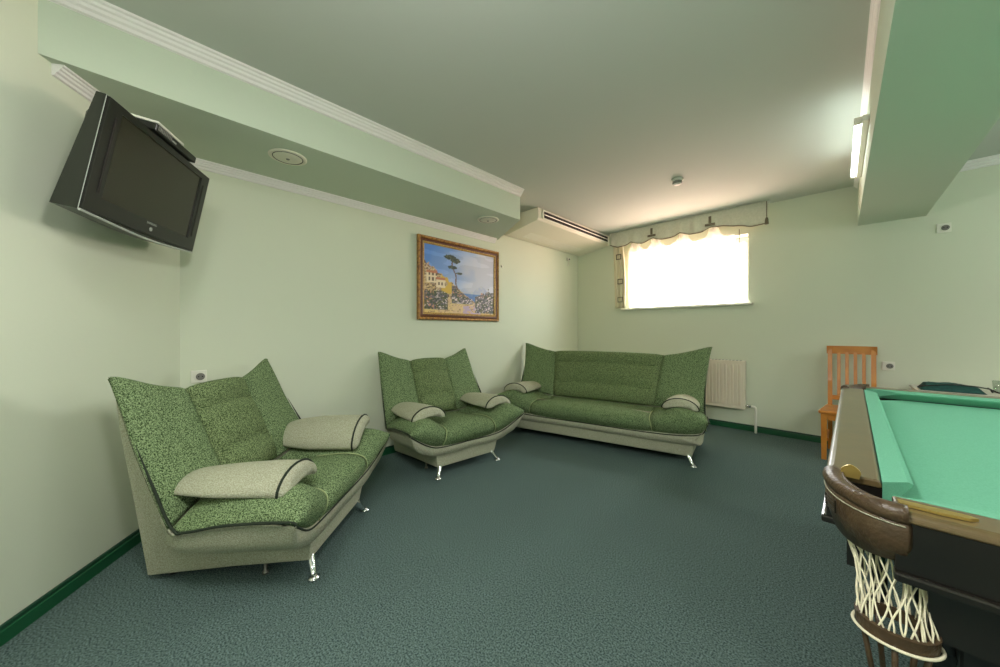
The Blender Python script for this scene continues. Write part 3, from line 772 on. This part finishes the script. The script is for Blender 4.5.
MB().tube(spline([(-.18, -.098, .03), (0, -.106, .062), (.16, -.10, .05), (.19, -.09, .02)], 6), .005, 6).build('piping', M['black'], bag, smooth=True)
MB().tube(spline([(.17, -.06, .05), (.22, -.08, .02), (.30, -.13, .006), (.42, -.19, .006)], 6), .006, 6).build('strap', M['black'], bag, smooth=True)
gl = MB().lathe([(.026, .001), (.033, .10), (.031, .10), (.024, .008), (.001, .008)], (.90, 4.74, sz), 24).build('drinking_glass', M['tumbler'], smooth=True)
tag(gl, 'clear drinking glass on the side table beside the teal case', 'glass')

# ------------------------------------------------------------------ billiard table
TL, TW, TZ = 3.9, 2.11, .857
bt = thing('billiard_table', 'large billiard table with green felt, dark rails and leather net pockets', 'billiard table', (-.027, 1.0, 0), -.018)
fl = [(.12, .24), (.24, .12), (TL-.24, .12), (TL-.12, .24), (TL-.12, TW-.24), (TL-.24, TW-.12), (.24, TW-.12), (.12, TW-.24)]
MB().prism(fl, lambda x, y: (x, y, .765), lambda x, y: (x, y, .805)).build('felt_bed', M['felt'], bt)
RB = [(.0, .745), (.0, .838), (.092, .838), (.092, .745)]
RP = [(-.003, .8385), (-.003, .847), (.002, .854), (.012, TZ), (.088, TZ), (.092, .848), (.092, .8385)]      # rail: (in from the edge, z)
CP = [(.0925, TZ-.002), (.134, TZ-.005), (.143, .846), (.139, .838), (.106, .806), (.0925, .806)]    # cushion
EP = .172
def run(prof, kind, cut):
    b = MB(); c = cut
    if kind == 'left': b.prism(prof, lambda a, z: (a, EP+c*max(0, a-.0925), z), lambda a, z: (a, TW-EP-c*max(0, a-.0925), z))
    if kind == 'right': b.prism(prof, lambda a, z: (TL-a, EP+c*max(0, a-.0925), z), lambda a, z: (TL-a, TW-EP-c*max(0, a-.0925), z))
    if kind == 'near': b.prism(prof, lambda a, z: (EP-.07+c*max(0, a-.0925), a, z), lambda a, z: (TL-EP+.07-c*max(0, a-.0925), a, z))
    if kind == 'far': b.prism(prof, lambda a, z: (EP-.07+c*max(0, a-.0925), TW-a, z), lambda a, z: (TL-EP+.07-c*max(0, a-.0925), TW-a, z))
    return b
for k in ('left', 'right', 'near', 'far'):
    run(RB, k, 0).build('rail_body', M['darkwood'], bt)
    r = run(RP, k, 0).build('rail', M['railwood'], bt)
    bv = r.modifiers.new('round', 'BEVEL'); bv.width = .004; bv.segments = 2; bv.limit_method = 'ANGLE'; bv.angle_limit = .6
    run(CP, k, 1.2 if k in ('left', 'right') else 2.4).build('cushion', M['felt'], bt)
ap = MB()
for z0_, z1_, ins, bev in ((.726, .7445, -.010, .005), (.62, .7278, .035, 0), (.50, .62, .075, .006)):
    for a, c in (((ins+.11, ins), (TL-ins-.11, ins+.03)), ((ins+.11, TW-ins-.03), (TL-ins-.11, TW-ins)), ((ins, ins+.18), (ins+.03, TW-ins-.18)), ((TL-ins-.03, ins+.18), (TL-ins, TW-ins-.18))):
        ap.span((a[0], a[1], z0_), (c[0], c[1], z1_), bev)
ap.build('apron', M['darkwood'], bt)
for (x, y) in ((.25, .22), (TL-.25, .22), (.25, TW-.22), (TL-.25, TW-.22), (TL/2, .22), (TL/2, TW-.22)):
    b = MB(); s = .105; sec = []
    for zz, k in ((0, .95), (.06, .95), (.07, .80), (.10, .78), (.52, .92), (.56, 1.05), (.618, 1.05)):
        pts = []
        for i in range(4):
            for f in range(6):
                c0 = ((-1, -1), (1, -1), (1, 1), (-1, 1))[i]; c1_ = ((1, -1), (1, 1), (-1, 1), (-1, -1))[i]; u = f/6
                fl_ = 1-(.06 if (f % 2 and .08 < zz < .54) else 0)
                pts.append(b.bm.verts.new((x+s*k*fl_*(c0[0]*(1-u)+c1_[0]*u), y+s*k*fl_*(c0[1]*(1-u)+c1_[1]*u), zz)))
        sec.append(pts)
    for p, q in zip(sec, sec[1:]):
        for i in range(24): b.bm.faces.new([p[i], p[(i+1) % 24], q[(i+1) % 24], q[i]])
    b.bm.faces.new(sec[0][::-1]); b.bm.faces.new(sec[-1]); b.build('leg', M['darkwood'], bt)
MB().box((.20, .068, .68), (.02, .008, .012)).build('nameplate', M['brass'], bt)
def pocket(fx_, fy):
    """corner pocket; local a runs along x and b along y into the table"""
    P = lambda a, b_, z: ((a if fx_ > 0 else TL-a), (b_ if fy > 0 else TW-b_), z)
    ctr = (.113, .168)
    def arc(r, n=22, e=0.0): return [(ctr[0]-(.097+r)*math.cos(PI/2*k/n*(1+2*e)-PI/2*e), ctr[1]-(.158+r)*math.sin(PI/2*k/n*(1+2*e)-PI/2*e)) for k in range(n+1)]
    # padded leather roll round the opening
    ps = [P(a, b_, TZ-.006) for a, b_ in arc(.004, 22, .03)]
    rim = MB().tube(ps, [.014+.005*abs(math.cos(PI*k/22)) for k in range(23)], 12).build('pocket_rim', M['leather'], bt, smooth=True)
    sk = []
    for z, r in ((TZ-.012, .010), (.830, .018), (.800, .018), (.762, .006)):
        row_ = [P(a, b_, z-(.012*math.sin(PI*k/22) if z < .79 else 0)) for k, (a, b_) in enumerate(arc(r, 22, .02))]; sk.append(row_)
    MB().slab(sk, lambda i, j: ((ctr[0]-0)*.06*(1 if fx_ > 0 else -1), .006*fy, 0)).build('leather_skirt', M['leather'], rim, smooth=True)
    st_ = [P(a, b_, TZ-.024) for a, b_ in arc(.019, 22, .01)]
    MB().tube(st_, .0012, 5).build('stitching', M['beige'], rim)
    # embossed badge on the skirt
    em = MB(); rr = arc(.0235, 40)
    for z in (.826, .818, .808, .800):
        em.tube([P(a, b_, z) for a, b_ in rr[10:18]], .0012, 4)
    for k in (10, 17): em.tube([P(rr[k][0], rr[k][1], .826), P(rr[k][0], rr[k][1], .800)], .0012, 4)
    em.build('embossed_badge', M['darkwood'], rim)
    # inner leather lining and iron lugs
    li = [[P(a, b_, z) for a, b_ in arc(r, 22, .02)] for z, r in ((TZ+.006, -.014), (.82, -.016), (.775, -.010))]
    MB().slab(li, lambda i, j: ((-.004 if fx_ > 0 else .004), -.004*fy, 0)).build('lining', M['leather'], rim, smooth=True)
    if fy > 0:
        c = P(.022, .178, TZ-.004); dx = 1 if fx_ > 0 else -1
        tongue = spline([(-.014, 0), (-.016, .018), (0, .030), (.016, .018), (.014, 0)], 4)
        MB().prism([(x, z) for x, z in tongue], lambda x, z: (c[0]+x+.02*dx, c[1]-.012*fy, c[2]+z), lambda x, z: (c[0]+x+.02*dx, c[1]-.018*fy, c[2]+z)).build('iron_lug', M['brass'], rim)
        c2 = P(.108, .02, TZ+.001)
        pl = [(0, -.006), (.05, -.010), (.085, -.006), (.095, .004), (.085, .012), (.05, .012), (0, .014)]
        MB().prism(pl, lambda x, y: (c2[0]+dx*x, c2[1]+fy*(y+.02), c2[2]), lambda x, y: (c2[0]+dx*x, c2[1]+fy*(y+.02), c2[2]+.005)).build('rail_plate', M['brass'], rim)
    # knotted cord net down to a leather ring with straps
    cr_ = (.104, .030); R0 = .051; zr = .618
    def top_pt(f):
        a = 2*PI*f; return (ctr[0]+.0-.090*math.cos(a)*(1 if math.cos(a) > 0 else .55), ctr[1]-.02-.136*math.sin(a)*(1 if math.sin(a) > 0 else .45), .775)
    def ring_pt(f):
        a = 2*PI*f; return (cr_[0]-R0*math.cos(a), cr_[1]-R0*.9*math.sin(a), zr+.010)
    net = MB(); NS = 22
    for sgn in (1, -1):
        for k in range(NS):
            pts = []
            for i in range(13):
                f = i/12; g_ = k/NS+sgn*.10*f; A_ = top_pt(g_); B_ = ring_pt(g_); w_ = f**.85; sag = 1-.16*math.sin(PI*f)
                q_ = [A_[j]*(1-w_)+B_[j]*w_ for j in range(3)]
                cx_ = ctr[0]*(1-w_)+cr_[0]*w_; cy_ = (ctr[1]-.02)*(1-w_)+cr_[1]*w_
                wob = .003*math.sin(7*i+k*2.3)
                pts.append(P(cx_+(q_[0]-cx_)*sag+wob, cy_+(q_[1]-cy_)*sag, q_[2]))
            net.tube(pts, .0016, 5)
    net.build('net', M['cord'], rim, smooth=True)
    rg = MB(); rr = [(R0+.004, zr-.012), (R0+.006, zr+.012), (R0-.002, zr+.013), (R0-.004, zr-.011)]
    lo = []
    for k in range(36):
        a = 2*PI*k/36; lo.append([rg.bm.verts.new(P(cr_[0]-r*math.cos(a), cr_[1]-r*.9*math.sin(a), z)) for r, z in rr])
    for k in range(36):
        p, q = lo[k], lo[(k+1) % 36]
        for i in range(4): rg.bm.faces.new([p[i], p[(i+1) % 4], q[(i+1) % 4], q[i]])
    rg.build('leather_ring', M['leather'], rim, smooth=False)
    MB().tube([P(cr_[0]-(R0+.008)*math.cos(2*PI*k/36), cr_[1]-(R0+.008)*.9*math.sin(2*PI*k/36), zr-.012) for k in range(36)], .003, 5, closed=True).build('ring_cord', M['cord'], rim, smooth=True)
    for k, a in enumerate((.4, 1.5, 2.6, 4.0, 5.2)):
        x, y = cr_[0]-R0*.95*math.cos(a), cr_[1]-R0*.9*math.sin(a)
        MB().tube([P(x, y, zr-.008), P(x*.8+cr_[0]*.2, y*.8+cr_[1]*.2, zr-.07), P(x*.6+cr_[0]*.4, y*.6+cr_[1]*.4, zr-.13)], .005, 6).build('strap', M['leather'], rim, smooth=True)
for fx_, fy in ((1, 1), (1, -1), (-1, 1), (-1, -1)): pocket(fx_, fy)

# ------------------------------------------------------------------ fill lights added out of view, and the lamp over the billiard table
def add_fill_panel(x, y, p, label):  # unseen panel added on the ceiling for fill light
    r = thing('fill_panel', label, 'lamp', (x, y, HC))
    MB().box((0, 0, -.022), (.62, .62, .044), bev=.006).build('housing', M['plastic'], r)
    MB().box((0, 0, -.047), (.56, .56, .005)).build('diffuser', M['fill_diffuser'], r)
    area('fill_panel_light', (x, y, HC-.056), .54, p, (1, .98, .96))
def globe(x, y, p, label):  # globe light added out of view to even out the room
    gp = thing('fill_globe', label, 'lamp', (x, y, 0), 0, 'added fill light globes')
    MB().lathe([(.05, HC-.001), (.05, HC-.03), (.01, HC-.04)], n=20).build('canopy', M['brass'], gp, smooth=True)
    MB().tube([(0, 0, HC-.035), (0, 0, 2.13)], .006, 8).build('rod', M['brass'], gp, smooth=True)
    MB().lathe([(.10*math.sin(PI*k/16)+.001, 2.0+.13*math.cos(PI*k/16)) for k in range(17)], n=28).build('globe', M['globe'], gp, smooth=True)
    gb = bpy.data.lights.new('fill_globe_light', 'POINT'); gb.energy = p; gb.shadow_soft_size = .10; gb.color = (1, .98, .96)
    go = bpy.data.objects.new('fill_globe_light', gb); COL.objects.link(go); go.location = (x, y, 2.0)
globe(-.35, .15, 52, 'unseen fill light globe added above the middle of the room')
globe(2.3, 3.75, 44, 'unseen fill light globe added beyond the beam at the far end of the billiard table')
add_fill_panel(-.75, -.35, 20, 'unseen square fill light panel added near the diagonal wall')
add_fill_panel(1.9, -1.2, 40, 'unseen square fill light panel added at the front of the room')
pl = thing('billiard_lamp', 'green pendant lamp with three shades hung over the billiard table', 'lamp', (1.95, 2.05, 0))
MB().tube([(-.95, 0, 1.98), (.95, 0, 1.98)], .016, 10).build('bar', M['brass'], pl, smooth=True)
for x in (-.7, 0, .7):
    MB().tube([(x, 0, 1.98), (x, 0, HC-.001)], .006, 6).build('rod', M['brass'], pl)
    m_ = MB(); pr = [(.03, 1.95), (.06, 1.93), (.19, 1.80), (.186, 1.80), (.055, 1.92), (.025, 1.94)]
    m_.lathe(pr, (x, 0, 0), 28).build('shade', M['shadegreen'], pl, smooth=True)
    l = bpy.data.lights.new('billiard_bulb', 'POINT'); l.energy = 32; l.shadow_soft_size = .05; l.color = (1, .98, .95)
    o = bpy.data.objects.new('billiard_bulb', l); COL.objects.link(o); o.location = (1.95+x, 2.05, 1.86)
